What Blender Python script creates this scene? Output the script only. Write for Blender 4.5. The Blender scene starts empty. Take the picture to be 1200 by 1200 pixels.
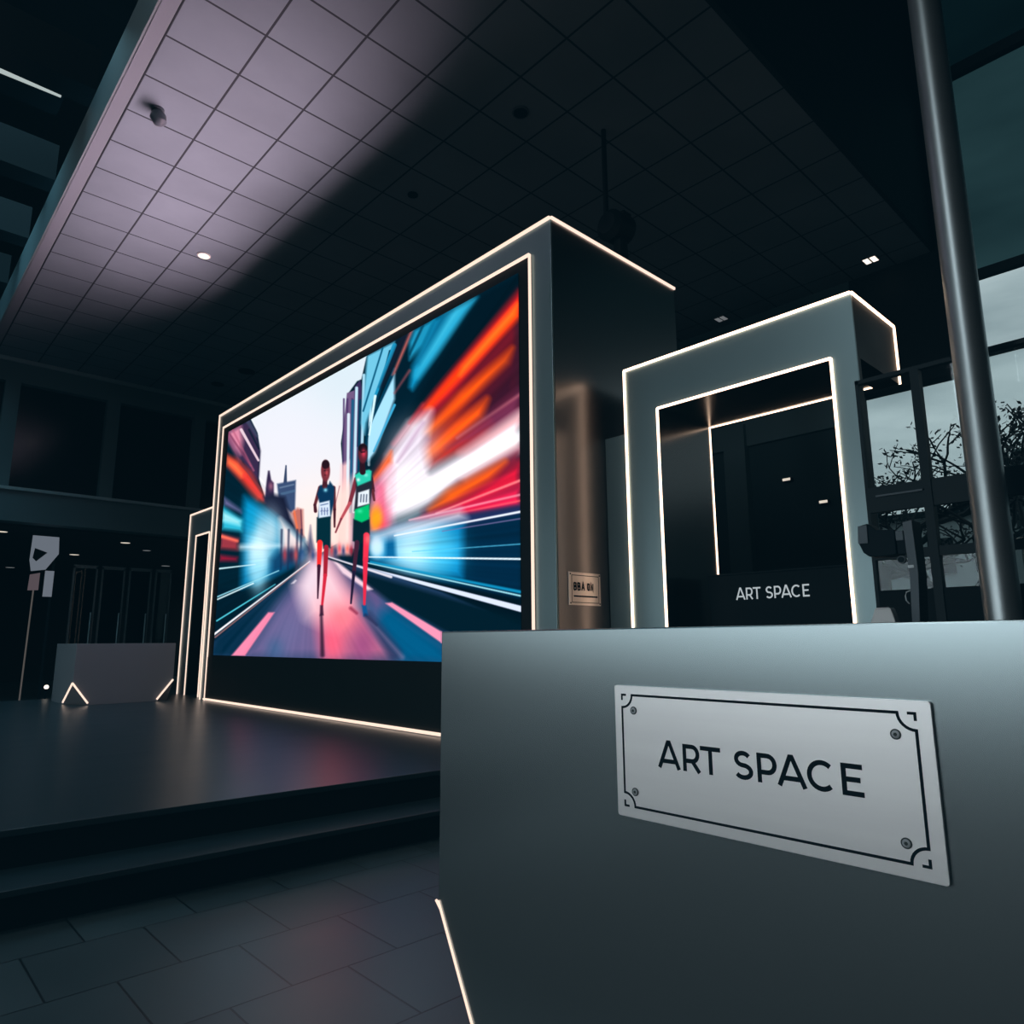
# Dark exhibition lobby: LED video wall, lit portals, reception counters.
# World axes: X = b (away to the right), Y = a (away to the left), Z up, metres.
import bpy, bmesh, math, random
import numpy as np
from mathutils import Vector, Matrix
random.seed(7)
SC = bpy.context.scene
COL = SC.collection

# ------------------------------------------------------------------ helpers
def srgb(r, g, b):
    f = lambda c: (c/255)/12.92 if c/255 <= .04045 else ((c/255+.055)/1.055)**2.4
    return (f(r), f(g), f(b), 1.0)

class MB:
    """collects shapes, then becomes ONE mesh object"""
    def __init__(s): s.v = []; s.f = []; s.mi = []; s.cur = 0
    def add(s, vs, fs):
        n = len(s.v); s.v += [tuple(v) for v in vs]
        for f in fs: s.f.append([i+n for i in f]); s.mi.append(s.cur)
        return s
    def box(s, x0, y0, z0, x1, y1, z1):
        x0, x1 = sorted((x0, x1)); y0, y1 = sorted((y0, y1)); z0, z1 = sorted((z0, z1))
        v = [(x, y, z) for z in (z0, z1) for x, y in ((x0, y0), (x1, y0), (x1, y1), (x0, y1))]
        return s.add(v, [(3,2,1,0),(4,5,6,7),(0,1,5,4),(1,2,6,5),(2,3,7,6),(3,0,4,7)])
    def bar(s, p, q, w=.03, t=None, up=(0,0,1)):
        """box-section bar from p to q"""
        p, q = Vector(p), Vector(q); d = (q-p).normalized(); t = t or w
        u = Vector(up)
        if abs(d.dot(u)) > .95: u = Vector((1,0,0))
        a = d.cross(u).normalized()*w/2; b = a.cross(d).normalized()*t/2
        v = [P+i*a+j*b for P in (p, q) for i, j in ((-1,-1),(1,-1),(1,1),(-1,1))]
        return s.add(v, [(3,2,1,0),(4,5,6,7),(0,1,5,4),(1,2,6,5),(2,3,7,6),(3,0,4,7)])
    def tube(s, pts, rads, n=10, cap=True):
        pts = [Vector(p) for p in pts]; base = len(s.v); vs = []; fs = []
        for i, p in enumerate(pts):
            d = (pts[min(i+1, len(pts)-1)]-pts[max(i-1, 0)]).normalized()
            u = Vector((0,0,1)) if abs(d.z) < .9 else Vector((1,0,0))
            a = d.cross(u).normalized(); b = a.cross(d)
            r = rads[i] if hasattr(rads, '__len__') else rads
            vs += [p+r*(math.cos(2*math.pi*k/n)*a+math.sin(2*math.pi*k/n)*b) for k in range(n)]
        for i in range(len(pts)-1):
            for k in range(n):
                k2 = (k+1) % n
                fs.append((i*n+k, i*n+k2, (i+1)*n+k2, (i+1)*n+k))
        if cap: fs += [tuple(range(n))[::-1], tuple(range((len(pts)-1)*n, len(pts)*n))]
        return s.add(vs, fs)
    def prism(s, pts, d):
        """closed outline (3-D points) swept by vector d"""
        n = len(pts); d = Vector(d); a = [Vector(p) for p in pts]
        return s.add(a+[p+d for p in a], [tuple(range(n))[::-1], tuple(range(n, 2*n))] +
                     [(i, (i+1) % n, (i+1) % n+n, i+n) for i in range(n)])
    def ribbon(s, pts, w, fn, closed=False, h=.0015):
        """flat stroke of width w along 2-D pts, mapped to space by fn(u, v, lift)"""
        P = []
        for p in pts:
            if not P or (Vector(p)-P[-1]).length > 1e-4: P.append(Vector(p))
        n = len(P); L = []; R = []
        for i in range(n):
            a = P[i-1] if (i > 0 or closed) else None; b = P[(i+1) % n] if (i < n-1 or closed) else None
            d1 = (P[i]-a).normalized() if a is not None else None
            d2 = (b-P[i]).normalized() if b is not None else None
            if d1 is None: d1 = d2
            if d2 is None: d2 = d1
            m = (d1+d2); m = m.normalized() if m.length > 1e-6 else d1
            nrm = Vector((-m.y, m.x)); c = max(.35, nrm.dot(Vector((-d1.y, d1.x))))
            L.append(P[i]+nrm*w/2/c); R.append(P[i]-nrm*w/2/c)
        vs = [fn(p.x, p.y, h) for p in L]+[fn(p.x, p.y, h) for p in R]
        fs = [(i, (i+1) % n, n+(i+1) % n, n+i) for i in range(n if closed else n-1)]
        return s.add(vs, fs)
    def hull(s, pts):
        bm = bmesh.new()
        for p in pts: bm.verts.new(p)
        r = bmesh.ops.convex_hull(bm, input=bm.verts)
        bmesh.ops.dissolve_limit(bm, angle_limit=.01, verts=bm.verts, edges=bm.edges)
        bm.verts.index_update()
        s.add([v.co[:] for v in bm.verts], [[v.index for v in f.verts] for f in bm.faces]); bm.free()
        return s
    def build(s, name, mats, parent=None, bevel=0, smooth=False, **kw):
        me = bpy.data.meshes.new(name); me.from_pydata(s.v, [], s.f)
        mats = mats if isinstance(mats, (list, tuple)) else [mats]
        for m in mats: me.materials.append(m)
        me.polygons.foreach_set('material_index', s.mi)
        bm = bmesh.new(); bm.from_mesh(me); bmesh.ops.recalc_face_normals(bm, faces=bm.faces)
        bm.to_mesh(me); bm.free()
        if smooth:
            for p in me.polygons: p.use_smooth = True
            me.set_sharp_from_angle(angle=.7)
        o = bpy.data.objects.new(name, me); COL.objects.link(o)
        if parent is not None:
            o.parent = parent; o.matrix_parent_inverse = Matrix.Translation(-parent_loc(parent))
        if bevel:
            b = o.modifiers.new('edge', 'BEVEL'); b.width = bevel; b.segments = 2; b.limit_method = 'ANGLE'
        for k, v in kw.items(): o[k] = v
        return o

def parent_loc(p):
    # part meshes sit at the world origin through their parent inverse; only Empties carry a location
    return Vector(p.location) if p.type == 'EMPTY' else Vector((0,0,0))

def tag(o, label, cat, group=None):
    o['label'] = label; o['category'] = cat
    if group: o['group'] = group
    return o

def thing(name, loc, label, cat, group=None):
    o = bpy.data.objects.new(name, None); COL.objects.link(o); o.location = loc
    o.empty_display_size = .1
    return tag(o, label, cat, group)

def copy_tree(root, loc, label):
    r = root.copy(); COL.objects.link(r); r.location = loc; r['label'] = label
    for ch in root.children:
        c = ch.copy(); COL.objects.link(c); c.parent = r
    return r

# ------------------------------------------------------------------ materials
def nodes(name):
    m = bpy.data.materials.new(name); m.use_nodes = True; nt = m.node_tree; nt.nodes.clear()
    out = nt.nodes.new('ShaderNodeOutputMaterial')
    return m, nt, out

def pbr(name, col, rough=.5, metal=0, var=.12, scale=3.0, rvar=.06, spec=.5, stretch=(1,1,1), bump=0):
    m, nt, out = nodes(name); N = nt.nodes.new; L = nt.links.new
    p = N('ShaderNodeBsdfPrincipled'); L(p.outputs[0], out.inputs[0])
    p.inputs['Metallic'].default_value = metal; p.inputs['Specular IOR Level'].default_value = spec
    tc = N('ShaderNodeTexCoord'); mp = N('ShaderNodeMapping'); mp.inputs['Scale'].default_value = stretch
    L(tc.outputs['Object'], mp.inputs['Vector'])
    nz = N('ShaderNodeTexNoise'); nz.inputs['Scale'].default_value = scale; nz.inputs['Detail'].default_value = 4
    L(mp.outputs[0], nz.inputs['Vector'])
    mx = N('ShaderNodeMix'); mx.data_type = 'RGBA'
    mx.inputs['A'].default_value = tuple(c*(1-var) for c in col[:3])+(1,)
    mx.inputs['B'].default_value = tuple(min(1, c*(1+var)) for c in col[:3])+(1,)
    L(nz.outputs['Fac'], mx.inputs['Factor']); L(mx.outputs['Result'], p.inputs['Base Color'])
    mr = N('ShaderNodeMapRange'); mr.inputs['To Min'].default_value = max(.02, rough-rvar); mr.inputs['To Max'].default_value = min(1, rough+rvar)
    L(nz.outputs['Fac'], mr.inputs['Value']); L(mr.outputs[0], p.inputs['Roughness'])
    if bump:
        b = N('ShaderNodeBump'); b.inputs['Strength'].default_value = bump; b.inputs['Distance'].default_value = .01
        L(nz.outputs['Fac'], b.inputs['Height']); L(b.outputs[0], p.inputs['Normal'])
    return m

def glow(name, col, strength, flat=.0):
    m, nt, out = nodes(name); N = nt.nodes.new; L = nt.links.new
    e = N('ShaderNodeEmission'); e.inputs[1].default_value = strength
    tc = N('ShaderNodeTexCoord'); nz = N('ShaderNodeTexNoise'); nz.inputs['Scale'].default_value = 2.0
    L(tc.outputs['Object'], nz.inputs['Vector'])
    mx = N('ShaderNodeMix'); mx.data_type = 'RGBA'
    mx.inputs['A'].default_value = tuple(c*.92 for c in col[:3])+(1,); mx.inputs['B'].default_value = col
    L(nz.outputs['Fac'], mx.inputs['Factor']); L(mx.outputs['Result'], e.inputs[0]); L(e.outputs[0], out.inputs[0])
    return m

def glassmat(name, tint, refl=.08, rough=.02):
    m, nt, out = nodes(name); N = nt.nodes.new; L = nt.links.new
    t = N('ShaderNodeBsdfTransparent'); t.inputs[0].default_value = tint
    g = N('ShaderNodeBsdfGlossy'); g.inputs['Roughness'].default_value = rough; g.inputs[0].default_value = (.8,.9,.95,1)
    fr = N('ShaderNodeFresnel'); fr.inputs[0].default_value = 1.35
    mt = N('ShaderNodeMath'); mt.operation = 'MULTIPLY_ADD'; mt.inputs[1].default_value = .5; mt.inputs[2].default_value = 0
    L(fr.outputs[0], mt.inputs[0])
    mx = N('ShaderNodeMixShader'); L(mt.outputs[0], mx.inputs[0]); L(t.outputs[0], mx.inputs[1]); L(g.outputs[0], mx.inputs[2])
    L(mx.outputs[0], out.inputs[0])
    return m

def tiles(name, col, line, tw, th, ox, oy, offset, mortar, rough, var=.15, rvar=.08, spec=.5, nscale=2.5):
    """rectangular tiles in world X/Y with thin joints"""
    m, nt, out = nodes(name); N = nt.nodes.new; L = nt.links.new
    p = N('ShaderNodeBsdfPrincipled'); L(p.outputs[0], out.inputs[0]); p.inputs['Specular IOR Level'].default_value = spec
    tc = N('ShaderNodeTexCoord'); mp = N('ShaderNodeMapping'); mp.inputs['Location'].default_value = (-ox, -oy, 0)
    L(tc.outputs['Object'], mp.inputs['Vector'])
    br = N('ShaderNodeTexBrick'); br.offset = offset; br.offset_frequency = 2; br.squash = 1
    br.inputs['Scale'].default_value = 1; br.inputs['Brick Width'].default_value = tw; br.inputs['Row Height'].default_value = th
    br.inputs['Mortar Size'].default_value = mortar; br.inputs['Mortar Smooth'].default_value = .2
    br.inputs['Color1'].default_value = tuple(c*(1-var) for c in col[:3])+(1,); br.inputs['Color2'].default_value = tuple(c*(1+var) for c in col[:3])+(1,)
    br.inputs['Mortar'].default_value = line
    L(mp.outputs[0], br.inputs['Vector'])
    nz = N('ShaderNodeTexNoise'); nz.inputs['Scale'].default_value = nscale; nz.inputs['Detail'].default_value = 6
    L(tc.outputs['Object'], nz.inputs['Vector'])
    mr = N('ShaderNodeMapRange'); mr.inputs['To Min'].default_value = .75; mr.inputs['To Max'].default_value = 1.25
    L(nz.outputs['Fac'], mr.inputs['Value'])
    mu = N('ShaderNodeMix'); mu.data_type = 'RGBA'; mu.blend_type = 'MULTIPLY'; mu.inputs['Factor'].default_value = 1
    L(br.outputs['Color'], mu.inputs['A']); L(mr.outputs[0], mu.inputs['B']); L(mu.outputs['Result'], p.inputs['Base Color'])
    m2 = N('ShaderNodeMapRange'); m2.inputs['To Min'].default_value = rough-rvar; m2.inputs['To Max'].default_value = rough+rvar
    L(nz.outputs['Fac'], m2.inputs['Value']); L(m2.outputs[0], p.inputs['Roughness'])
    b = N('ShaderNodeBump'); b.inputs['Strength'].default_value = .5; b.inputs['Distance'].default_value = .004; b.invert = True
    L(br.outputs['Fac'], b.inputs['Height']); L(b.outputs[0], p.inputs['Normal'])
    return m

M = {}
M['counter'] = pbr('satin_grey_laminate', (.31,.375,.395,1), .262, .92, .03, 1.2, .012)
M['housing_front'] = pbr('teal_grey_panel', (.19,.275,.295,1), .38, .6, .05, 1.0, .03)
M['gloss_black'] = pbr('polished_black_panel', (.006,.012,.015,1), .20, 0, .1, .8, .03, .5)
M['bezel'] = pbr('matt_black_bezel', (.002,.005,.007,1), .6, 0, .1, 4, .06, .2)
M['plinth'] = pbr('black_plinth', (.002,.006,.006,1), .55, 0, .1, 4, .06, .2)
M['led'] = glow('warm_white_led', (1,.74,.60,1), 1.25)
M['led2'] = glow('bright_warm_led', (1,.68,.48,1), 4.4)
M['gloss_side'] = pbr('smoked_gloss_panel', (.20,.19,.19,1), .29, 1.0, .05, .8, .02)
M['steel'] = pbr('brushed_steel_plate', (.97,.96,.98,1), .40, .75, .05, 40, .05, stretch=(1,.03,1))
M['pole'] = pbr('satin_steel_tube', (.44,.50,.52,1), .40, .9, .08, 6, .05)
M['ink'] = pbr('black_engraving', (.006,.012,.017,1), .8, 0, .1, 30, .05, .1)
M['screw'] = pbr('screw_steel', (.34,.37,.39,1), .5, .3, .2, 200)
M['screwdark'] = pbr('screw_recess', (.02,.03,.03,1), .5, 0, .1, 50)
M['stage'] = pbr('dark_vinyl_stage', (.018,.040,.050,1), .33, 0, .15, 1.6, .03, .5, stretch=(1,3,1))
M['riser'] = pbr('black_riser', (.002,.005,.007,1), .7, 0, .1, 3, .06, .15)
M['floor'] = tiles('slate_floor_tiles', (.050,.082,.092,1), (.008,.014,.017,1), .405, .43, .39, .185, .5, .004, .34)
M['ceil'] = tiles('ceiling_tiles', (.17,.23,.27,1), (.028,.037,.045,1), .631, .572, 1.388, .02, 0, .011, .8, .03, .05, .2, 1.2)
M['trimlight'] = pbr('pale_plaster_trim', (.17,.215,.25,1), .8, 0, .04, 2)
M['fascia'] = pbr('grey_green_fascia', (.16,.22,.24,1), .6, 0, .1, 1)
M['dark'] = pbr('dark_wall_paint', (.010,.020,.025,1), .7, 0, .15, 1, .06, .3)
M['black'] = pbr('near_black_void', (.005,.008,.010,1), .8, 0, .15, 1)
M['farwall'] = pbr('far_wall_grey', (.085,.15,.17,1), .7, 0, .12, .8)
M['fartrim'] = pbr('far_trim_pale', (.28,.40,.43,1), .6, 0, .08, 2)
M['darkglass'] = pbr('dark_window_glass', (.004,.008,.011,1), .12, 0, .1, .6, .03, .6)
M['beam'] = pbr('dark_roof_beam', (.010,.016,.020,1), .8, 0, .2, 1)
M['pier'] = pbr('rear_pier_grey', (.16,.28,.31,1), .7, 0, .1, 1)
M['rearwall'] = pbr('rear_wall_teal', (.05,.11,.13,1), .7, 0, .15, 1)
M['mullion'] = pbr('dark_mullion', (.006,.016,.021,1), .6, 0, .1, 3, .06, .2)
M['plastic'] = pbr('charcoal_plastic', (.004,.010,.014,1), .55, 0, .1, 30, .05, .06)
M['plastic2'] = pbr('grey_plastic', (.075,.10,.12,1), .5, 0, .08, 30, .05, .3)
M['white'] = pbr('white_plastic', (.62,.62,.62,1), .5, 0, .04, 20)
M['downlight'] = glow('downlight_glow', (1,.88,.75,1), 1.6)
M['dimlight'] = glow('dim_downlight_glow', (.85,.9,.95,1), .16)
M['farlight'] = glow('far_downlight_glow', (1,.90,.76,1), .75)
M['sky_strip'] = glow('fluorescent_strip', (.80,.93,.92,1), .55)
M['letter'] = pbr('pale_metal_letters', (.55,.6,.63,1), .5, .1, .03, 20)
M['glass'] = glassmat('clear_glass', (.93,.95,.95,1))
M['smoked'] = glassmat('smoked_glass', (.22,.32,.34,1))
M['spandrel'] = glassmat('dark_tinted_glass', (.055,.10,.11,1), .04)
M['bark'] = pbr('dark_bark', (.010,.018,.022,1), .9, 0, .2, 8)
M['hedge'] = pbr('dark_leaves', (.012,.03,.03,1), .8, 0, .4, 3)
M['ground'] = pbr('wet_asphalt', (.03,.04,.045,1), .5, 0, .2, 2)
M['bldg'] = pbr('pale_render', (.50,.58,.60,1), .8, 0, .15, .5)
M['bldg2'] = pbr('teal_grey_cladding', (.09,.15,.16,1), .7, 0, .15, .3)
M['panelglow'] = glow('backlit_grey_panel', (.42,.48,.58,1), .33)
M['panelglow2'] = glow('backlit_pink_panel', (.55,.42,.48,1), .17)  # weak glow put into the placard itself, no lamp behind it
M['copper'] = pbr('rose_steel_plate', (.85,.76,.72,1), .34, .8, .05, 30, .04)

# ------------------------------------------------------------------ camera (solved from the photograph)
F = Vector((0.67303345, 0.71754619, 0.17931379)).normalized()
R = Vector((0.73005742, -0.68336265, -0.00562585)); R = (R-F*R.dot(F)).normalized()
U = R.cross(F)
cd = bpy.data.cameras.new('camera'); cam = bpy.data.objects.new('camera', cd); COL.objects.link(cam)
cam.matrix_world = Matrix(((R.x,U.x,-F.x,0),(R.y,U.y,-F.y,0),(R.z,U.z,-F.z,1.1),(0,0,0,1)))
cd.sensor_width = 36; cd.lens = 824.909/1200*36; cd.clip_start = .02; cd.clip_end = 300
SC.camera = cam

# ------------------------------------------------------------------ the setting
ST = dict(kind='structure')
ZC = 6.16            # ceiling height
MB().box(-6.5, -5, -.2, 10.2, 25, 0).build('floor', M['floor'], **ST)
MB().box(1.388, 2.45, ZC, 10.2, 15.0, ZC+.25).build('ceiling', M['ceil'], **ST)
MB().box(1.262, 2.45, ZC-.004, 1.380, 15.0, ZC+.25).build('trim_1', M['trimlight'], **ST)       # pale soffit border
MB().box(1.240, 2.45, ZC, 1.262, 15.0, ZC+.52).build('trim_2', M['fascia'], **ST)               # fascia of the atrium edge
MB().box(1.24, 2.40, ZC, 10.2, 2.45, 10.5).build('trim_3', M['dark'], **ST)                     # dark fascia towards the entrance void
MB().box(-6.7, -5.2, 10.5, 10.4, 25.2, 10.7).build('ceiling_roof', M['black'], **ST)
MB().box(-6.7, -5.2, -.2, -6.5, 25.2, 10.5).build('wall_left', M['dark'], **ST)
MB().box(-6.7, -5.2, -.2, 10.4, -5.0, 10.5).build('wall_near', M['dark'], **ST)
MB().box(-6.7, 25.0, -.2, 10.4, 25.2, 10.5).build('wall_far', M['black'], **ST)

MB().box(-6.5, -5, 2.78, -2.8, 14.8, 2.95).build('ceiling_entrance', M['black'], **ST)   # unseen canopy, added to keep the low hall lamp off the ceiling
MB().box(-6.0, -4, 0, .22, 2.9, .012).build('floor_mat', M['black'], **ST)   # unseen dark sheet, added to darken what the counter reflects
# far gallery wall at Y = 14.85
AF = 14.85
w = MB(); w.box(-6.5, AF, 5.72, 10.2, AF+.3, 6.5)
for k in range(-4, 6): w.box(-.05+k*1.63, AF, 3.78, .18+k*1.63, AF+.3, 5.72)
w.box(-6.5, AF-.05, 3.2, 10.2, AF+.3, 3.76)
w.build('wall_gallery', M['farwall'], **ST)
MB().box(-6.5, AF-.10, 3.745, 10.2, AF-.02, 3.80).build('trim_4', M['fartrim'], **ST)
MB().box(-6.5, AF-.06, 6.08, 10.2, AF-.005, 6.15).build('trim_5', M['fartrim'], **ST)
w = MB(); w.box(-6.5, AF+.16, 3.78, 10.2, AF+.2, 5.72); w.build('window_1', M['darkglass'], **ST)
MB().box(-6.5, AF+.3, 3.16, 10.2, 25, 3.3).build('ceiling_gallery', M['black'], **ST)

# right-hand wall at X = 9.97: dark wall with a pier, bulkhead, curtain-wall window
XW = 9.97
w = MB(); w.box(XW, 3.52, 0, XW+.25, 15, ZC); 
w.build('wall_right', M['rearwall'], **ST)
MB().box(XW-.14, 5.22, 0, XW-.002, 5.58, 4.40).build('trim_7', M['pier'], **ST)
MB().box(XW-.06, 3.54, 4.05, XW-.002, 15, 4.85).build('trim_8', M['pier'], **ST)
MB().box(XW, 2.3, 4.42, XW+.25, 3.52, ZC+.3).build('trim_6', M['mullion'], **ST)
MB().box(XW, 2.3, ZC+.3, XW+.25, 15, 10.5).build('wall_upper', M['black'], **ST)

def window_wall():
    w = bpy.data.objects.new('window_2', None); COL.objects.link(w); w['kind'] = 'structure'
    w.location = (XW, 0, 0)
    f = MB()
    for z, t in ((8.57,.15), (5.64,.11), (.08,.16)): f.box(XW-.03, -5, z-t/2, XW+.09, 2.3, z+t/2)
    f.box(XW-.02, -5, 4.57-.025, XW+.06, 2.3, 4.57+.025)
    f.box(XW-.02, -5, 1.15, XW+.06, 3.52, 1.21)
    for a in (-4.2,-2.2,-.2): f.box(XW-.02, a-.03, 0, XW+.06, a+.03, 10.5)
    f.box(XW-.02, 2.26, 0, XW+.06, 2.34, 10.5); f.box(XW-.02, 3.46, 0, XW+.06, 3.52, 4.42)
    f.build('mullion', M['mullion'], w)
    for z0, z1, m in ((8.6,10.5,'spandrel'), (5.65,8.56,'spandrel2'), (4.57,5.63,'glass'), (.1,4.57,'glass')):
        MB().box(XW+.02, -5, z0, XW+.03, 2.28, z1).build('pane', M[m], w)
    MB().box(XW+.02, 2.32, .1, XW+.03, 3.5, 4.42).build('pane', M['glass'], w)
M['spandrel2'] = glassmat('tinted_glass', (.17,.25,.26,1), .04)
window_wall()

# ------------------------------------------------------------------ stage
SZ = .32
def stage():
    t = thing('stage', (3, 7, 0), 'low dark stage platform with a single step along its front, under the video wall', 'stage')
    up = [(-6.4, 4.36), (2.766, 3.611), (9.4, 3.08), (9.4, 12.0), (-6.4, 12.0)]
    lo = [(-6.4, 3.92), (2.565, 3.345), (9.4, 2.92), (9.4, 3.3), (2.766, 3.8), (-6.4, 4.5)]
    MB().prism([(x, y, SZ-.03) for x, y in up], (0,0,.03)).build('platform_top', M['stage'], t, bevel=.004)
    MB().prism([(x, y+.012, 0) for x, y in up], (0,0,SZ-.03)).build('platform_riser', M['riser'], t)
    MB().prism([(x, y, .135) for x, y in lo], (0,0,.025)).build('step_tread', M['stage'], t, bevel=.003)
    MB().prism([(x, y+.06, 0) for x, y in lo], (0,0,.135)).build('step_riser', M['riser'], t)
stage()

# ------------------------------------------------------------------ video wall
B1, A1, A2, ZT, B2 = 3.7084, 3.4894, 10.2792, 4.4007, 5.4157
MI, MIL, ZI = .222, .2043, 4.1706
LW = .022
def paint(px, py):
    """colours of the picture shown on the screen; px, py = the picture's own drawing coordinates"""
    n = px.shape[0]; img = np.zeros((n, 3)); 
    C = lambda *c: np.array(c, float)
    VX, VY = 373.0, 651.0
    th = np.arctan2(py-VY, px-VX); r = np.hypot(px-VX, py-VY)
    rng = np.random.RandomState(3)
    def sn(freqs, seed, x):
        rs = np.random.RandomState(seed); o = np.zeros_like(x)
        for f in freqs: o += np.sin(x*f+rs.rand()*6.28)*(.6+.4*rs.rand())
        return o/len(freqs)
    streak = sn((11,23,37,61,97,140,210), 5, th)          # radial motion streaks
    streak2 = sn((17,31,53,83,120), 9, th+.0006*r)
    def mixin(mask, col):
        m = np.clip(mask, 0, 1)[:, None]; img[:] = img*(1-m)+np.asarray(col)*m
    def poly(pts, col, a=1.0, soft=0.6):
        pts = np.array(pts, float); ins = np.zeros(n, bool); dist = np.full(n, 1e9)
        x0, y0 = pts.min(0)-soft*3; x1, y1 = pts.max(0)+soft*3
        sel = np.where((px > x0)&(px < x1)&(py > y0)&(py < y1))[0]
        if not len(sel): return
        X, Y = px[sel], py[sel]; I = np.zeros(len(sel), bool); D = np.full(len(sel), 1e9)
        for i in range(len(pts)):
            (ax, ay), (bx, by) = pts[i-1], pts[i]
            c = ((ay > Y) != (by > Y)); 
            if by != ay: I ^= c & (X < (bx-ax)*(Y-ay)/(by-ay)+ax)
            dx, dy = bx-ax, by-ay; L = dx*dx+dy*dy+1e-9
            t = np.clip(((X-ax)*dx+(Y-ay)*dy)/L, 0, 1); D = np.minimum(D, np.hypot(X-ax-t*dx, Y-ay-t*dy))
        sd = np.where(I, D, -D); m = np.zeros(n); m[sel] = np.clip(sd/soft*.5+.5, 0, 1)*a
        col = np.asarray(col, float)
        mixin(m, col)
    def line(p, q, w0, w1, col, a=1.0, soft=1.0):
        (ax, ay), (bx, by) = p, q; dx, dy = bx-ax, by-ay; L2 = dx*dx+dy*dy
        t = ((px-ax)*dx+(py-ay)*dy)/L2; tc = np.clip(t, 0, 1)
        d = np.hypot(px-ax-tc*dx, py-ay-tc*dy); w = (w0+(w1-w0)*tc)/2
        m = np.clip((w-d)/soft+.5, 0, 1)*a
        mixin(m, col)
    def blob(x, y, rx, ry, col, a=1.0, ang=0, p=1.0):
        ca, sa = math.cos(ang), math.sin(ang); u = (px-x)*ca+(py-y)*sa; v = -(px-x)*sa+(py-y)*ca
        m = np.exp(-((u/rx)**2+(v/ry)**2)**p)*a
        mixin(m, col)
    def ell(x, y, rx, ry, col, soft=.25):
        d = np.hypot((px-x)/rx, (py-y)/ry); mixin(np.clip((1-d)/soft+.5, 0, 1), col)
    A = lambda u, v: (240+u/5.4545, 480+v/5.4545)       # three drawing scales
    Bq = lambda u, v: (240+u/2.857, 300+v/2.857)
    Dq = lambda u, v: (240+u/4.286, 560+v/4.286)
    Eq = lambda u, v: (420+u/5.0, 560+v/5.0)
    Gq = lambda u, v: (360+u/10.0, 480+v/10.0)
    P = lambda f, *pts: [f(*p) for p in pts]
    # --- sky
    g = np.clip((py-430)/220, 0, 1)[:, None]
    img[:] = C(214,224,232)*(1-g)+C(236,226,226)*g
    blob(400, 445, 45, 45, C(205,219,226), .6); blob(340, 520, 60, 60, C(226,226,234), .7); blob(372, 640, 40, 60, C(250,226,214), .8)
    # --- right-hand buildings
    poly([(434,405),(620,300),(620,740),(373,651),(398,636),(404,560),(401,520),(409,462),(420,447),(425,445)], C(9,32,44))
    poly(P(Bq,(480,460),(520,445),(520,640),(505,980),(470,980),(465,620)), C(112,92,124))
    for k, x in enumerate((470,482,498)): line(Bq(x,480), Bq(x-4,900), 2.2, 1.6, C(70,52,92), .8)
    poly(P(Bq,(505,440),(525,415),(530,440),(530,640),(505,640)), C(62,50,84))
    poly([(402,545),(412,540),(412,650),(396,650)], C(236,196,196), .9, 3)
    for x0, x1, y0, y1, c in ((410,408,486,640,(215,228,236)),(415,412,470,600,(40,90,120)),(419.5,416,455,600,(195,224,236)),(424,421,470,570,(16,62,84)),
                              (428,425,440,560,(180,216,232)),(433,431,430,540,(14,58,80)),(437,434,425,545,(206,230,240))):
        line((x0,y0),(x1,y1), 3.4, 3.0, C(*c), .95, 1.2)
    poly(P(Bq,(548,335),(640,288),(625,330),(545,560),(540,600),(528,560)), C(120,188,212), 1, 2)
    poly(P(Bq,(640,395),(640,480),(575,660),(552,690),(556,560)), C(168,214,234), 1, 2)
    line(Bq(625,320), Bq(540,640), 3, 2, C(12,52,72)); line(Bq(600,310), Bq(535,520), 2, 2, C(24,88,116)); line(Bq(640,380), Bq(560,560), 4, 2, C(12,60,82))
    line(Bq(640,300), Bq(575,470), 5, 3, C(44,140,176)); line(Bq(575,470), Bq(555,600), 3, 2, C(210,236,244))
    line(Bq(640,500), Bq(570,655), 3, 2, C(70,160,196))
    poly(P(Bq,(690,255),(702,250),(640,395),(632,400)), C(206,112,106), 1, 2); poly(P(Bq,(660,270),(690,256),(600,440),(590,440)), C(30,30,44), .8, 3)
    poly(P(Bq,(705,250),(775,212),(735,300),(690,350),(690,290)), C(46,140,172), 1, 3)
    line(Bq(735,235), Bq(690,330), 3, 3, C(14,60,80), .8, 2)
    poly(P(Bq,(770,215),(920,140),(880,190),(790,320),(700,450),(690,440),(700,370)), C(34,140,178), 1, 4)
    poly(P(Bq,(820,190),(900,145),(780,320),(715,400),(730,350)), C(92,190,216), .75, 8)
    poly(P(Bq,(790,205),(830,185),(720,360),(705,370)), C(10,70,100), .7, 5)
    poly(P(Bq,(930,135),(1060,60),(1060,150),(820,420),(640,650),(560,735),(556,690),(690,520),(760,400)), C(6,26,36), 1, 4)
    line(Bq(760,480), Bq(650,620), 2, 2, C(60,50,70), .6, 3); line(Bq(690,385), Bq(640,460), 3, 2, C(150,84,90), .7, 3)
    # red / orange light streaks (upper right)
    m = (th > math.radians(-53))&(th < math.radians(-2))&(r > 55)
    poly(P(Bq,(1060,120),(1060,520),(900,640),(620,760),(560,760),(600,700),(800,450)), C(104,28,42), .95, 10)
    poly(P(Bq,(1060,120),(1060,180),(820,470),(680,600),(640,630),(780,450)), C(206,42,50), 1, 6)
    poly(P(Bq,(1058,150),(1058,205),(900,370),(760,510),(740,510),(860,370)), C(255,84,28), 1, 5)
    poly(P(Bq,(1050,165),(1040,200),(860,400),(870,370)), C(255,150,70), .7, 5)
    poly(P(Bq,(1035,310),(1020,360),(860,510),(760,600),(740,590),(860,460)), C(255,106,34), 1, 6)
    poly(P(Bq,(1060,320),(1060,470),(960,560),(860,580),(960,440)), C(52,24,42), .9, 14)
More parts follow.
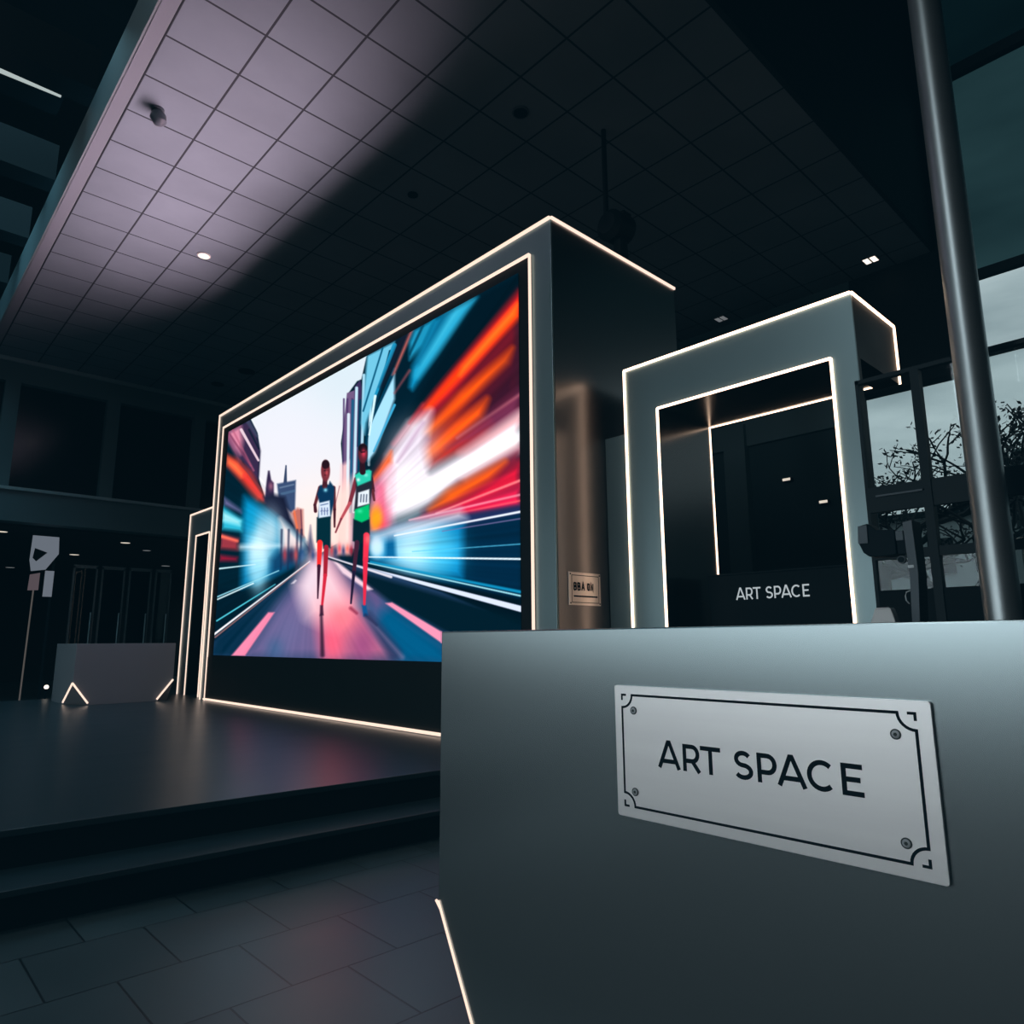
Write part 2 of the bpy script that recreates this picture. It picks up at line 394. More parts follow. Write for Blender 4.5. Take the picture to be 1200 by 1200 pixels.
    poly(P(Bq,(950,480),(930,540),(820,640),(740,690),(740,650),(840,560)), C(252,104,38), 1, 7)
    poly(P(Bq,(960,560),(940,600),(840,660),(760,700),(860,610)), C(214,56,40), .9, 8)
    poly(P(Bq,(1060,455),(1060,530),(900,620),(820,640)), C(120,60,90), .85, 9)
    line(Bq(1060,465), Bq(850,610), 3, 3, C(190,120,130), .6, 4)
    # white core
    poly(P(Bq,(690,560),(760,520),(740,640),(760,720),(900,640),(1062,525),(1062,650),(860,760),(760,830),(640,880),(612,880),(606,740),(620,670)), C(244,236,242), 1, 8)
    blob(*Bq(700,640), 26, 30, C(214,204,220), .7, .6); blob(*Bq(690,780), 26, 30, C(244,240,246), .8)
    poly(P(Bq,(1062,590),(1062,650),(880,750),(860,740)), C(255,246,246), .9, 6)
    poly(P(Bq,(1062,525),(1062,560),(880,660),(860,660)), C(250,176,180), .75, 8)
    line(Bq(650,690), Bq(735,560), 3, 5, C(180,150,176), .6, 5); line(Bq(690,560), Bq(735,500), 2, 5, C(180,60,70), .6, 5)
    # lower orange / red
    poly(P(Bq,(1062,640),(1062,700),(900,800),(800,850),(740,860),(860,760)), C(120,40,60), .9, 8)
    poly(P(Bq,(1010,690),(960,750),(840,820),(760,850),(820,790)), C(255,116,40), 1, 7)
    poly(P(Bq,(1062,690),(1062,770),(880,850),(720,890),(840,830)), C(198,38,66), 1, 7)
    poly(P(Bq,(1062,770),(1062,840),(820,885),(690,900),(760,870)), C(214,44,84), 1, 6)
    line(Bq(1062,752), Bq(780,862), 3, 2, C(250,150,150), .8, 2); line(Bq(1062,800), Bq(690,885), 2.5, 2, C(246,160,176), .85, 2)
    line(Bq(1062,820), Bq(760,880), 2, 2, C(250,120,120), .6, 2)
    # small oranges beside the runner
    poly(P(A,(1075,450),(1200,270),(1200,340),(1120,430),(1085,470)), C(255,104,52), 1, 4)
    poly(P(A,(1080,480),(1200,370),(1200,780),(1065,820),(1060,620)), C(226,150,176), 1, 8)
    poly(P(A,(1130,500),(1175,480),(1170,780),(1120,790)), C(206,56,90), .85, 8)
    blob(*A(1105,700), 8, 16, C(255,160,50), 1, 0, 1.6); blob(*A(1160,780), 8, 8, C(220,40,60), .8); blob(*A(1190,520), 8, 22, C(236,226,234), .8)
    # --- blue glow, right kerb
    poly(P(Bq,(1064,840),(1064,1190),(700,1085),(540,1020),(552,935),(640,905)), C(10,42,64), 1, 4)
    poly(P(Bq,(1064,835),(1064,862),(820,915),(620,940),(640,905),(800,880)), C(44,52,92), .9, 5)
    poly(P(Bq,(560,935),(700,905),(870,900),(865,1075),(700,1050),(560,1015)), C(20,122,172), 1, 6)
    blob(*Bq(720,980), 38, 30, C(186,226,240), 1, 0, 1.6); blob(*Bq(800,990), 22, 30, C(64,176,214), .7); blob(*Bq(580,975), 9, 13, C(206,232,244), .95, 0, 2)
    poly(P(Bq,(612,930),(640,925),(645,1010),(610,1010)), C(10,84,130), .85, 3)
    poly(P(Bq,(560,935),(640,905),(860,850),(880,880),(720,925),(570,955)), C(214,216,228), .8, 7)
    line(Bq(1062,857), Bq(640,937), 2.6, 1.5, C(236,240,248), .95, 1.2); line(Bq(1062,880), Bq(800,922), 1.6, 1, C(120,110,150), .8)
    line(Bq(1062,965), Bq(700,990), 1.4, 1, C(92,176,206), .8); line(Bq(1062,1015), Bq(555,1008), 2.2, 1.4, C(226,240,246), .95)
    line(Bq(1062,1125), Bq(560,1025), 3.5, 2.5, C(36,146,186), .9, 2); line(Bq(1062,1138), Bq(550,1028), 2.0, 1.2, C(170,224,234), .95)
    poly([(373,651),Bq(420,1012),Bq(700,1075),Bq(1064,1150),(620,800),(430,740)], C(7,24,34), 1, 2)
    line(Bq(1064,1182), Bq(425,1014), 7.0, 1.6, C(214,222,240), 1, 1.2)
    # --- left-hand buildings
    poly(P(A,(120,600),(140,110),(300,60),(345,150),(362,270),(352,440),(392,560),(600,790),(725,950),(672,975),(380,1200),(60,1320),(40,1330)), C(9,34,46))
    poly(P(A,(140,150),(290,70),(330,130),(362,265),(350,460),(300,420),(240,320),(180,230)), C(58,46,72), 1, 2)
    poly(P(A,(150,150),(235,105),(250,190),(235,285),(200,250)), C(206,138,160), 1, 4)
    line(A(160,150), A(300,360), 2.5, 2, C(120,66,92), .8, 2); line(A(185,130), A(320,390), 2, 2, C(170,96,120), .7, 2)
    line(A(240,130), A(350,325), 3.5, 2.6, C(226,204,214), .95); line(A(285,80), A(340,170), 5, 3, C(66,70,92), .9, 2); line(A(290,130), A(352,250), 2.5, 2, C(26,34,50), .9)
    line(A(150,170), A(230,330), 6, 4, C(150,90,120), .6, 4)
    poly(P(A,(150,290),(210,320),(300,400),(380,540),(390,590),(340,580),(250,470),(150,360)), C(196,66,56), 1, 4)
    poly(P(A,(152,310),(215,350),(260,420),(240,430),(150,345)), C(244,126,84), .95, 4); line(A(260,420), A(385,575), 4, 3, C(214,70,66), .8, 3); line(A(230,330), A(365,510), 3, 2, C(120,60,70), .8, 2)
    # skyline
    poly(P(A,(392,590),(398,500),(405,440),(412,392),(422,392),(432,450),(448,470),(450,560),(480,640)), C(48,38,66), 1, 1)
    blob(*A(430,490), 3, 5, C(170,110,130), .7)
    line(A(527,360), A(522,470), 1.6, 4.2, C(58,70,96)); poly(P(A,(470,475),(590,452),(585,640),(560,660),(480,580)), C(62,78,108), 1, 1.2)
    line(A(490,500), A(575,480), 2, 2, C(120,138,160), .6); line(A(500,540), A(580,520), 3, 3, C(90,120,146), .5)
    poly(P(A,(385,560),(440,540),(520,560),(560,690),(600,760),(640,820),(640,850),(520,760),(400,640)), C(24,26,46), 1, 3)
    poly(P(A,(560,660),(600,630),(636,640),(640,820),(600,790)), C(176,112,104), 1, 2); line(A(580,650), A(600,770), 2, 2, C(230,120,80), .8, 2); line(A(622,640), A(630,800), 1.5, 2, C(90,60,80), .7)
    poly(P(A,(660,900),(672,820),(684,740),(694,820),(712,900),(700,930)), C(92,92,116), .95, 2)
    poly(P(A,(640,840),(660,850),(700,930),(660,960),(640,900)), C(70,60,80), .9, 3)
    poly([(240,690),(300,690),(372,648),(374,656),(245,775),(236,775)], C(9,30,42), 1, 2)
    # blue shop fronts on the left
    poly(P(A,(260,555),(420,650),(500,710),(640,835),(655,950),(420,1080),(240,1140)), C(20,116,158), 1, 5)
    blob(*A(350,900), 14, 36, C(206,234,242), 1, 0, 1.5); blob(*A(300,700), 9, 20, C(30,150,190), .8); blob(*A(430,780), 13, 26, C(190,216,226), .85)
    blob(*A(345,1050), 9, 20, C(150,210,230), .8)
    poly(P(A,(490,700),(560,765),(640,850),(645,905),(500,910)), C(238,222,220), .95, 5)
    for x in (500,545,600,625): line(A(x,770), A(x-6,1020), 2.6, 2.2, C(34,40,66), .7, 2)
    poly(P(A,(480,900),(650,890),(660,950),(500,1030),(430,1060),(430,960)), C(24,54,84), .8, 5)
    for x, c in ((520,(170,70,80)),(560,(60,40,66)),(590,(200,90,90)),(630,(60,90,130))): blob(*A(x,930), 3, 9, C(*c), .8)
    line(A(240,880), A(480,870), 7, 3, C(232,242,246), .6, 6)
    poly(P(A,(128,560),(235,640),(240,660),(130,610)), C(112,110,150), .9, 3); poly(P(A,(122,620),(250,705),(245,780),(118,765)), C(64,176,200), 1, 3); poly(P(A,(122,650),(235,710),(230,740),(120,715)), C(170,226,232), .9, 3)
    poly(P(A,(112,795),(222,825),(215,900),(104,890)), C(140,60,70), 1, 3); line(A(112,810), A(215,840), 4, 3, C(236,120,100), .9, 3)
    poly(P(A,(105,930),(215,945),(210,968),(100,968)), C(140,34,58), .95, 3)
    line(A(92,1018), A(330,990), 2.0, 1, C(200,230,236), .95); line(A(80,1200), A(480,1030), 1.6, 1.2, C(150,206,220), .95); line(Dq(70,610), Dq(250,530), 1.8, 1.6, C(214,236,240), .9)
    line(Dq(66,718), Dq(360,535), 1.6, 1.2, C(96,196,210), .95)
    # --- road
    poly([(252,752),(373,651),(386,651),(520,694),(640,745),(640,800),(240,790)], C(44,66,96), 1, 1.5)
    poly([Dq(20,900),Dq(60,800),(366,655),(370,657),Dq(430,560),Dq(190,900)], C(16,46,66), .95, 6)
    poly([(373,652),Dq(560,420),Dq(690,900),Dq(200,900),Dq(380,640)], C(112,100,138), .95, 10)
    poly([(372,652),(388,653),Dq(800,640),Dq(980,900),Dq(600,920),Dq(550,560)], C(186,110,140), .9, 10)
    poly([(364,656),(388,654),Dq(760,640),Dq(660,760),Dq(520,700),Dq(470,540)], C(236,206,214), .95, 12)
    blob(*Dq(540,520), 10, 26, C(226,212,224), .7, .3); blob(*Dq(690,700), 24, 22, C(244,130,140), .85); blob(*Dq(650,830), 14, 24, C(232,104,128), .85); blob(*Dq(800,840), 14, 22, C(140,76,120), .7)
    blob(*Dq(420,760), 22, 30, C(104,108,146), .5); blob(*Dq(360,860), 12, 14, C(64,100,134), .6)
    poly([Dq(800,640),Dq(900,600),Dq(1190,820),Dq(1300,960),Dq(1000,930)], C(12,90,126), .92, 14)
    poly([Dq(720,470),Dq(900,560),Dq(930,640),Dq(860,700),Dq(780,560)], C(110,90,130), .8, 10)
    img += (streak2*7*np.clip((py-690)/60, 0, 1)*((px > 262)&(px < 520)))[:, None]*np.array([1.2,.8,.9])
    line(Dq(830,690), Dq(960,880), 8, 16, C(30,40,70), .5, 8); line(Dq(825,700), Dq(1000,900), 2, 5, C(150,130,160), .4, 4)
    poly([(398,661),(420,668.5),(613,725),(640,735),(640,800),(522,740),(456,704),(430,684)], C(10,30,40), .95, 4)
    # kerb line and lane dashes
    line(Dq(50,788), (364.5,658), 2.3, 1.0, C(238,236,240), 1, 1.0); line(Dq(58,800), (363,660), 2, 1, C(240,160,150), .5)
    poly(P(Dq,(140,893),(208,893),(356,676),(325,676)), C(238,140,168), 1, 1.2); poly(P(Dq,(440,532),(462,512),(468,516),(455,530)), C(232,222,230), .9, 1)
    poly(P(Dq,(915,630),(948,626),(1195,772),(1195,828)), C(238,152,178), 1, 1.2); poly(P(Dq,(640,405),(655,408),(850,560),(825,566),(700,480)), C(234,208,218), .95, 1.5)
    poly(P(Dq,(1195,772),(1500,950),(1500,1010),(1195,828)), C(238,152,178), 1, 1.2)
    # crowd by the vanishing point
    poly(P(A,(800,560),(960,440),(960,880),(810,900)), C(250,214,206), .85, 8); line(A(870,490), A(845,600), 1.2, 1, C(150,110,120), .8)
    for x, y, c in ((820,900,(190,80,90)),(845,910,(60,60,100)),(870,890,(214,90,100)),(895,905,(50,56,96)),(920,890,(230,120,110)),(945,900,(150,40,60)),(700,930,(60,80,120))):
        blob(*A(x,y), 2.2, 6, C(*c), .85)
    line(A(800,950), A(960,1000), 3, 4, C(16,30,44), .9, 2); line(A(800,942), A(1200,1070), 1.4, 3, C(230,226,234), .9)
    # --- runner one
    sk, sk2, navy = C(96,48,54), C(70,34,44), C(20,54,82)
    line(A(745,500), A(712,610), 4.6, 3.4, sk); line(A(712,610), A(716,650), 3.4, 4, sk2); line(A(832,500), A(838,640), 4.6, 3.6, sk); line(A(838,640), A(838,750), 3.4, 2.2, sk2)
    poly(P(A,(745,485),(775,478),(800,480),(808,458),(838,500),(832,600),(812,700),(730,700),(742,600),(726,540)), navy, 1, 1)
    poly(P(A,(724,690),(814,685),(813,885),(765,890),(760,850),(722,850)), C(14,46,56), 1, 1)
    line(A(778,430), A(775,490), 5, 6, sk2); ell(*A(780,392), 5.4, 12.5, C(112,54,62)); ell(*A(781,352), 4.6, 5.4, C(40,22,30)); line(A(772,392), A(792,390), 1.4, 1.4, C(50,26,36)); line(A(776,420), A(790,420), 1.2, 1, C(60,26,34)); blob(*A(788,405), 1.4, 4, C(190,90,96), .8)
    poly(P(A,(738,598),(806,582),(811,682),(737,694)), C(208,220,232), 1, .8); line(A(750,612), A(795,602), 1.2, 1.2, C(70,90,130), .8)
    for x in (756,774,792): line(A(x,630), A(x,672), 1.4, 1.4, C(96,110,150), .8); line(A(x-6,650), A(x+4,646), 1.2, 1.2, C(90,100,140), .7)
    blob(*A(780,515), 2.2, 2.2, C(150,220,236), .9)
    line(A(744,850), A(738,1000), 6.2, 4.6, C(224,58,58)); line(A(738,1000), Dq(574,605), 4.2, 1.6, C(60,30,50)); line(A(785,880), A(778,1060), 5.4, 4.6, C(150,40,56)); line(A(778,1060), Dq(594,660), 4.4, 2.6, C(190,50,70))
    poly(P(Dq,(586,640),(600,640),(604,690),(584,694)), C(70,40,60), 1, 1); line(Dq(592,690), Dq(598,890), 3.2, 5, C(40,26,44), .8, 3)
    # --- runner two
    line(A(978,445), A(935,600), 5.6, 4.4, C(116,52,64)); line(A(935,600), A(880,700), 4, 3, C(170,84,92)); line(A(880,700), A(845,785), 2.6, 2, C(120,60,70)); line(A(1072,440), A(1085,520), 4.6, 4, sk2); line(A(1082,520), A(1092,580), 3.6, 2.6, sk)
    poly(P(A,(972,410),(1000,395),(1050,385),(1082,385),(1078,500),(1060,640),(962,650),(975,540)), C(40,44,54), 1, 1)
    poly(P(A,(968,420),(1000,398),(1060,385),(1075,395),(1070,455),(985,490)), C(62,190,166), 1, 1); blob(*A(990,450), 2, 2, C(220,240,240), .9); blob(*A(1040,420), 2.4, 2, C(150,230,220), .7)
    poly(P(A,(958,700),(1062,690),(1064,800),(1020,850),(1000,862),(954,840)), C(16,38,46), 1, 1); poly(P(A,(968,640),(1060,605),(1060,700),(1012,722),(964,702)), C(26,176,112), 1, 1); blob(*A(1000,650), 3, 2.4, C(90,220,170), .7)
    poly(P(A,(990,532),(1060,510),(1060,602),(985,622)), C(222,230,236), 1, .8)
    for x in (1008,1026,1044): line(A(x,545), A(x-3,590), 1.6, 1.6, C(70,80,100), .8)
    line(A(1015,330), A(1018,400), 6, 7, C(44,24,34)); ell(*A(1019,282), 5.6, 11.5, C(86,40,50)); ell(*A(1019,248), 5.2, 5.2, C(28,18,26)); blob(*A(1024,280), 2.6, 5, C(206,70,90), .9); line(A(1008,275), A(1030,272), 1.4, 1.4, C(34,18,28))
    line(A(982,850), A(962,1040), 5.4, 4.2, C(66,36,54)); line(A(962,1040), Dq(741,630), 4.0, 2.2, C(36,30,54)); line(A(1042,805), A(1036,960), 7.0, 6.0, C(216,60,82)); line(A(1036,960), Dq(808,650), 6.0, 2.6, C(206,54,78)); blob(*A(1050,830), 3, 6, C(240,130,130), .7)
    poly(P(Dq,(796,640),(818,640),(828,692),(804,696)), C(30,84,130), 1, 1); line(Dq(815,690), Dq(870,740), 4, 2, C(40,44,74), .7, 3); line(Dq(740,655), Dq(770,680), 4, 3, C(120,40,64), .7, 3)
    # motion-blur texture inside the light streaks and buildings
    k = ((th > -.95)&(th < .22)&(r > 70))*np.clip((r-70)/60, 0, 1)
    img *= (1+.16*k*streak)[:, None]
    k2 = ((np.abs(th) > 2.2)&(r > 40))*np.clip((r-40)/40, 0, 1)
    img *= (1+.10*k2*streak2)[:, None]
    lum = img@np.array([.3,.55,.15]); img = lum[:, None]+(img-lum[:, None])*1.16
    img = (img-120)*1.08+120
    return np.clip(img, 0, 255)/255

def display_mesh(name, a_l, a_r, z0, z1, x, parent):
    nx, nz = 640, 560
    u = np.linspace(0, 1, nx+1); v = np.linspace(0, 1, nz+1); Ug, Vg = np.meshgrid(u, v)
    ya = a_l+(a_r-a_l)*Ug; zz = z1+(z0-z1)*Vg
    co = np.stack([np.full_like(ya, x), ya, zz], -1).reshape(-1, 3)
    # drawing coordinates of the picture: a fixed projective grid on the panel (corners of the drawing)
    src = [(0,0),(1,0),(1,1),(0,1)]; dst = [(269.2,506.2),(609.0,320.5),(612.8,778.4),(251.2,767.7)]
    Am = []; bm_ = []
    for (s, t), (X, Y) in zip(src, dst):
        Am += [[s,t,1,0,0,0,-X*s,-X*t],[0,0,0,s,t,1,-Y*s,-Y*t]]; bm_ += [X, Y]
    hh = np.append(np.linalg.solve(np.array(Am, float), np.array(bm_, float)), 1).reshape(3, 3)
    uv = np.stack([Ug.ravel(), Vg.ravel(), np.ones(Ug.size)]); q = hh@uv
    rgb = paint(q[0]/q[2], q[1]/q[2])
    lin = np.where(rgb <= .04045, rgb/12.92, ((rgb+.055)/1.055)**2.4)
    idx = np.arange((nx+1)*(nz+1)).reshape(nz+1, nx+1)
    faces = np.stack([idx[:-1,:-1], idx[1:,:-1], idx[1:,1:], idx[:-1,1:]], -1).reshape(-1, 4)
    me = bpy.data.meshes.new(name); me.vertices.add(len(co)); me.vertices.foreach_set('co', co.ravel())
    me.loops.add(faces.size); me.loops.foreach_set('vertex_index', faces.ravel().astype(np.int32))
    me.polygons.add(len(faces)); me.polygons.foreach_set('loop_start', np.arange(0, faces.size, 4, dtype=np.int32))
    me.update(calc_edges=True); me.validate()
    at = me.color_attributes.new('picture', 'FLOAT_COLOR', 'POINT')
    at.data.foreach_set('color', np.concatenate([lin, np.ones((len(lin), 1))], 1).astype(np.float32).ravel())
    m, nt, out = nodes('lit_screen_picture'); N = nt.nodes.new; L = nt.links.new
    an = N('ShaderNodeAttribute'); an.attribute_name = 'picture'
    e = N('ShaderNodeEmission'); e.inputs[1].default_value = 1.12; L(an.outputs['Color'], e.inputs[0]); L(e.outputs[0], out.inputs[0])
    me.materials.append(m)
    o = bpy.data.objects.new(name, me); COL.objects.link(o); o.parent = parent
    o.matrix_parent_inverse = Matrix.Translation(-parent_loc(parent))
    o['label'] = 'lit screen showing two runners on a city street of red, orange and blue light streaks'
    return o

def video_wall():
    t = thing('video_screen', ((B1+B2)/2, (A1+A2)/2, SZ), 'huge black video wall edged with warm light strips, showing two runners on a street', 'video wall')
    h = MB(); h.cur = 1; h.box(B1+.02, A1, SZ, B2, A2, ZT); h.cur = 0; h.box(B1, A1, SZ, B1+.02, A2, ZT)
    h.build('housing', [M['housing_front'], M['gloss_side']], t, bevel=.003)
    MB().box(B1-.012, A1+MI, SZ+.01, B1-.001, A2-MIL, ZI).build('bezel', M['bezel'], t)
    MB().box(B1-.016, A1+MI, SZ+.02, B1-.0125, A2-MIL, .90).build('plinth_panel', M['plinth'], t)
    display_mesh('display_screen', 9.87, 3.845, .925, 4.066, B1-.016, t)
    x = B1-.008; e = LW/2
    def s(p, q, w=LW): MB().bar(p, q, w, .012 if abs(p[2]-q[2]) > .5 else w).build('led_strip', M['led'], t)
    s((x, A1, ZT), (x, A2, ZT)); s((x, A2, ZT), (x, A2, SZ))
    s((B1, A1-.004, ZT), (B2, A1-.004, ZT))
    x = B1-.018
    s((x, A1+MI, ZI), (x, A2-MIL, ZI)); s((x, A2-MIL, ZI), (x, A2-MIL, SZ)); s((x, A1+MI, ZI), (x, A1+MI, SZ))
    s((x-.01, A1+MI, SZ+.02), (x-.01, A2-MIL, SZ+.02), .024)
    return t
video_wall()

# ------------------------------------------------------------------ portals
def portal(name, b, d, a_lo, a_hi, zt, in_lo, in_hi, zi, label, back=True, side=True, left=True):
    t = thing(name, (b+d/2, (a_lo+a_hi)/2, SZ), label, 'portal', 'light-edged portals flanking the video wall')
    fr = MB(); fr.cur = 1
    g = .018
    zr = 2.79 if side else SZ            # the right-hand return only reaches down to the partition
    for (y0, z0, y1, z1) in ((a_lo, SZ, in_lo, zt), (in_hi, SZ, a_hi, zt), (in_lo, zi, in_hi, zt)):
        fr.cur = 1
        if y0 == a_lo and side:
            fr.cur = 2; fr.box(b+g, y0, zr, b+d, y1, z1); fr.box(b+g, y0, z0, b+.06, y1, zr)
        else: fr.box(b+g, y0, z0, b+d, y1, z1)
        fr.cur = 0; fr.box(b, y0, z0, b+g, y1, z1)
    fr.build('portal_frame', [M['housing_front'], M['gloss_black'], M['plinth']], t)
    x = b-.008; w = .015 if side else .02; led = M['led2'] if side else M['led']
    def s(p, q): MB().bar(p, q, w, .012 if abs(p[2]-q[2]) > .5 else w).build('led_strip', led, t)
    s((x, a_lo, zt), (x, a_hi, zt)); s((x, a_hi, zt), (x, a_hi, SZ))
    s((x, in_lo, zi), (x, in_hi, zi)); s((x, in_hi, zi), (x, in_hi, SZ)); s((x, in_lo, zi), (x, in_lo, SZ))
    if side:
        s((b, a_lo-.004, zt), (b+d, a_lo-.004, zt)); s((b+d, a_lo-.004, zt), (b+d, a_lo-.004, zr))
    if back:
        s((b+d, in_lo, zi), (b+d, in_hi, zi)); s((b+d, in_hi, zi), (b+d, in_hi, SZ))
    return t
B3 = 4.2961
portal('portal', B3, .72, 1.511, 3.2619, 3.203, 1.6615, 2.9624, 2.8175, 'grey portal edged with warm light strips, standing behind the reception counter', True, True)
portal('portal', 3.85, .70, 10.34, 11.63, 3.10, 10.75, 11.31, 2.73, 'narrow light-edged portal peeking out behind the far end of the video wall', False, False)

# low panel between video wall and portal
BJ = 4.302
o = MB().box(BJ, 3.282, SZ, BJ+.06, A1-.006, 2.69).build('partition_panel', M['housing_front'], None, bevel=.002)
tag(o, 'plain teal-grey panel filling the gap between the video wall and the portal', 'panel')

# ------------------------------------------------------------------ lettering
def letters(text_w, cap, wt, fn, u0, v0, mat, parent, lift=.00005):
    """ART SPACE as geometric strokes: u runs to the reader's right"""
    h = wt/2
    def arc(cx, cy, rx, ry, d0, d1, n=14):
        return [(cx+rx*math.cos(math.radians(d0+(d1-d0)*i/n)), cy+ry*math.sin(math.radians(d0+(d1-d0)*i/n))) for i in range(n+1)]
    G = {
     'A': ([[(h*.6,0),(.465,1-h*.25),(.535,1-h*.25),(1-h*.6,0)], [(.20,.27),(.80,.27)]], 1.0),
     'R': ([[(h,0),(h,1)], [(h,1-h),(.42,1-h)]+arc(.42,.655,.30-h+.02,.345-h,90,-90)+[(h,.31+h)], [(.42,.31+h),(.72,0)]], .76),
     'T': ([[(.43,0),(.43,1-h)], [(0,1-h),(.86,1-h)]], .86),
     'S': ([arc(.36,.5+.25-h/2,.30-h*.4,.25-h/2,30,270)+arc(.36,.25+h/2,.33-h*.4,.25-h/2,90,-150)], .74),
     'P': ([[(h,0),(h,1)], [(h,1-h),(.40,1-h)]+arc(.40,.64,.32-h+.02,.36-h,90,-90)+[(h,.28+h)]], .74),
     'C': ([arc(.50,.50,.50-h,.5-h,47,313,22)], .90),
     'E': ([[(h,0),(h,1)], [(h,1-h),(.68,1-h)], [(h,.51),(.60,.51)], [(h,h),(.69,h)]], .70)}
    pos = [('A',0),('R',1.14),('T',1.92),('S',3.32),('P',4.22),('A',4.98),('C',6.02),('E',7.16)]
    k = text_w/7.86
    for ch, x in pos:
        mb = MB()
        for i, st in enumerate(G[ch][0]):
            mb.ribbon([(u0+(x+px)*k, v0+py*cap) for px, py in st], wt*cap, fn, h=lift*(i+1))
        mb.build('letter', mat, parent, label='letter '+ch)

# ------------------------------------------------------------------ near reception counter
BC, AC, ZK = .9385, 1.2242, 1.1192
def cut_led(t, p, q, w, off=(0,0,0)):
    o = Vector(off); MB().bar(Vector(p)+o, Vector(q)+o, w, w).build('led_strip', M['led'], t)
def counter():
    t = thing('reception_counter', (1.35, 0, 0), 'grey reception counter carrying the large metal sign, lower corner cut and lit', 'counter')
    c, r = .586, .332
    xb, ye = 1.78, -1.6
    MB().hull([(BC,AC,ZK),(BC,AC,c),(BC,AC-r,0),(BC+r,AC,0),(xb,AC,0),(xb,AC,ZK),(BC,ye,ZK),(BC,ye,0),(xb,ye,0),(xb,ye,ZK)]).build('counter_body', M['counter'], t, bevel=.0025)
    cut_led(t, (BC,AC,c), (BC,AC-r,.006), .0042, (-.001,-.002,0))
    cut_led(t, (BC,AC,c), (BC+r,AC,.006), .0042, (-.002,.004,0))
counter()

# large plaque on the counter
def plaque():
    t = thing('sign_plaque', (BC, .518, .927), 'large brushed steel sign reading ART SPACE screwed to the grey reception counter', 'sign')
    a0, a1, z0, z1 = .7515, .2848, .8268, 1.0273; x = BC-.006; rr = .004
    out = []
    for cy, cz, d in ((a1+rr,z0+rr,180),(a0-rr,z0+rr,270),(a0-rr,z1-rr,0),(a1+rr,z1-rr,90)):
        out += [(x, cy+rr*math.cos(math.radians(d+k*22.5)), cz+rr*math.sin(math.radians(d+k*22.5))) for k in range(5)]
    MB().prism(out, (.0055,0,0)).build('plate', M['steel'], t, bevel=.0006)
    fn = lambda u, v, l: (x-.00015-l, -u, v)
    L, Rr, T, Bt = -.7365, -.3028, 1.0125, .8435; q = .0195
    def arcp(cx, cz, d0, d1): return [(cx+q*math.cos(math.radians(d0+(d1-d0)*i/8)), cz+q*math.sin(math.radians(d0+(d1-d0)*i/8))) for i in range(9)]
    path = arcp(L, T, 270, 360)+arcp(Rr, T, 180, 270)+arcp(Rr, Bt, 90, 180)+arcp(L, Bt, 0, 90)
    MB().ribbon(path, .0036, fn, True, h=.00005).build('border_line', M['ink'], t)
    k = .0085
    for cx, cz, sx, sz in ((L,T,1,-1),(Rr,T,-1,-1),(Rr,Bt,-1,1),(L,Bt,1,1)):
        MB().ribbon([(cx+sx*k, cz), (cx, cz), (cx, cz+sz*k)], .0034, fn, h=.00005).build('corner_mark', M['ink'], t)
    letters(.302, .0385, .162, fn, -.670, .9085, M['ink'], t)
    for a, z in ((.714,.989),(.326,.987),(.716,.866),(.326,.865)):
        s = MB().tube([(x-.0002,a,z),(x-.0008,a,z)], .0062, 24).build('screw', M['screwdark'], t)
        MB().tube([(x-.0009,a,z),(x-.0016,a,z),(x-.0018,a,z)], [.0047,.0045,.0036], 20).build('screw_head', M['screw'], s, smooth=True)
        MB().tube([(x-.0019,a,z),(x-.0022,a,z)], .0023, 6).build('screw_socket', M['screwdark'], s)
plaque()

# small plaque on the side of the video wall
def small_plaque():
    t = thing('name_plaque', (4.03, A1, 1.47), 'small rose-tinted metal plaque on the dark side of the video wall', 'sign')
    y = A1-.008; x0, x1, z0, z1 = 3.832, 4.19, 1.352, 1.595
    MB().box(x0, y, z0, x1, y+.007, z1).build('plate', M['copper'], t, bevel=.001)
    fn = lambda u, v, l: (u, y-.0005-l, v)
    H = .055; z = 1.462; w = .012
    X = 3.885
    for gl in ('B','B','A','gap','O','N'):
        st = {'B': [[(0,0),(0,1)],[(0,1),(.5,.92),(.5,.6),(0,.52)],[(0,.52),(.55,.42),(.55,.1),(0,0)]], 'A': [[(0,0),(.35,1),(.7,0)],[(.15,.35),(.55,.35)]],
              'O': [[(.1,.1),(.1,.9),(.5,.9),(.5,.1),(.1,.1)]], 'N': [[(0,0),(0,1),(.5,0),(.5,1)]], 'gap': []}[gl]
        mb = MB()
        for s_ in st: mb.ribbon([(X+p*H*.8, z+q_*H) for p, q_ in s_], w, fn)
        if st: mb.build('letter', M['ink'], t)
        X += .043 if gl != 'gap' else .02
    MB().ribbon([(3.88,1.418),(4.15,1.418)], .012, fn).build('underline', M['ink'], t)
    MB().ribbon([(3.862,1.372),(3.862,1.572),(4.165,1.572),(4.165,1.372)], .005, fn, True).build('border_line', M['ink'], t)
    for a in (3.848, 4.177):
        for z in (1.367, 1.580): MB().tube([(a,y,z),(a,y-.003,z)], .006, 12).build('screw', M['screwdark'], t)
small_plaque()

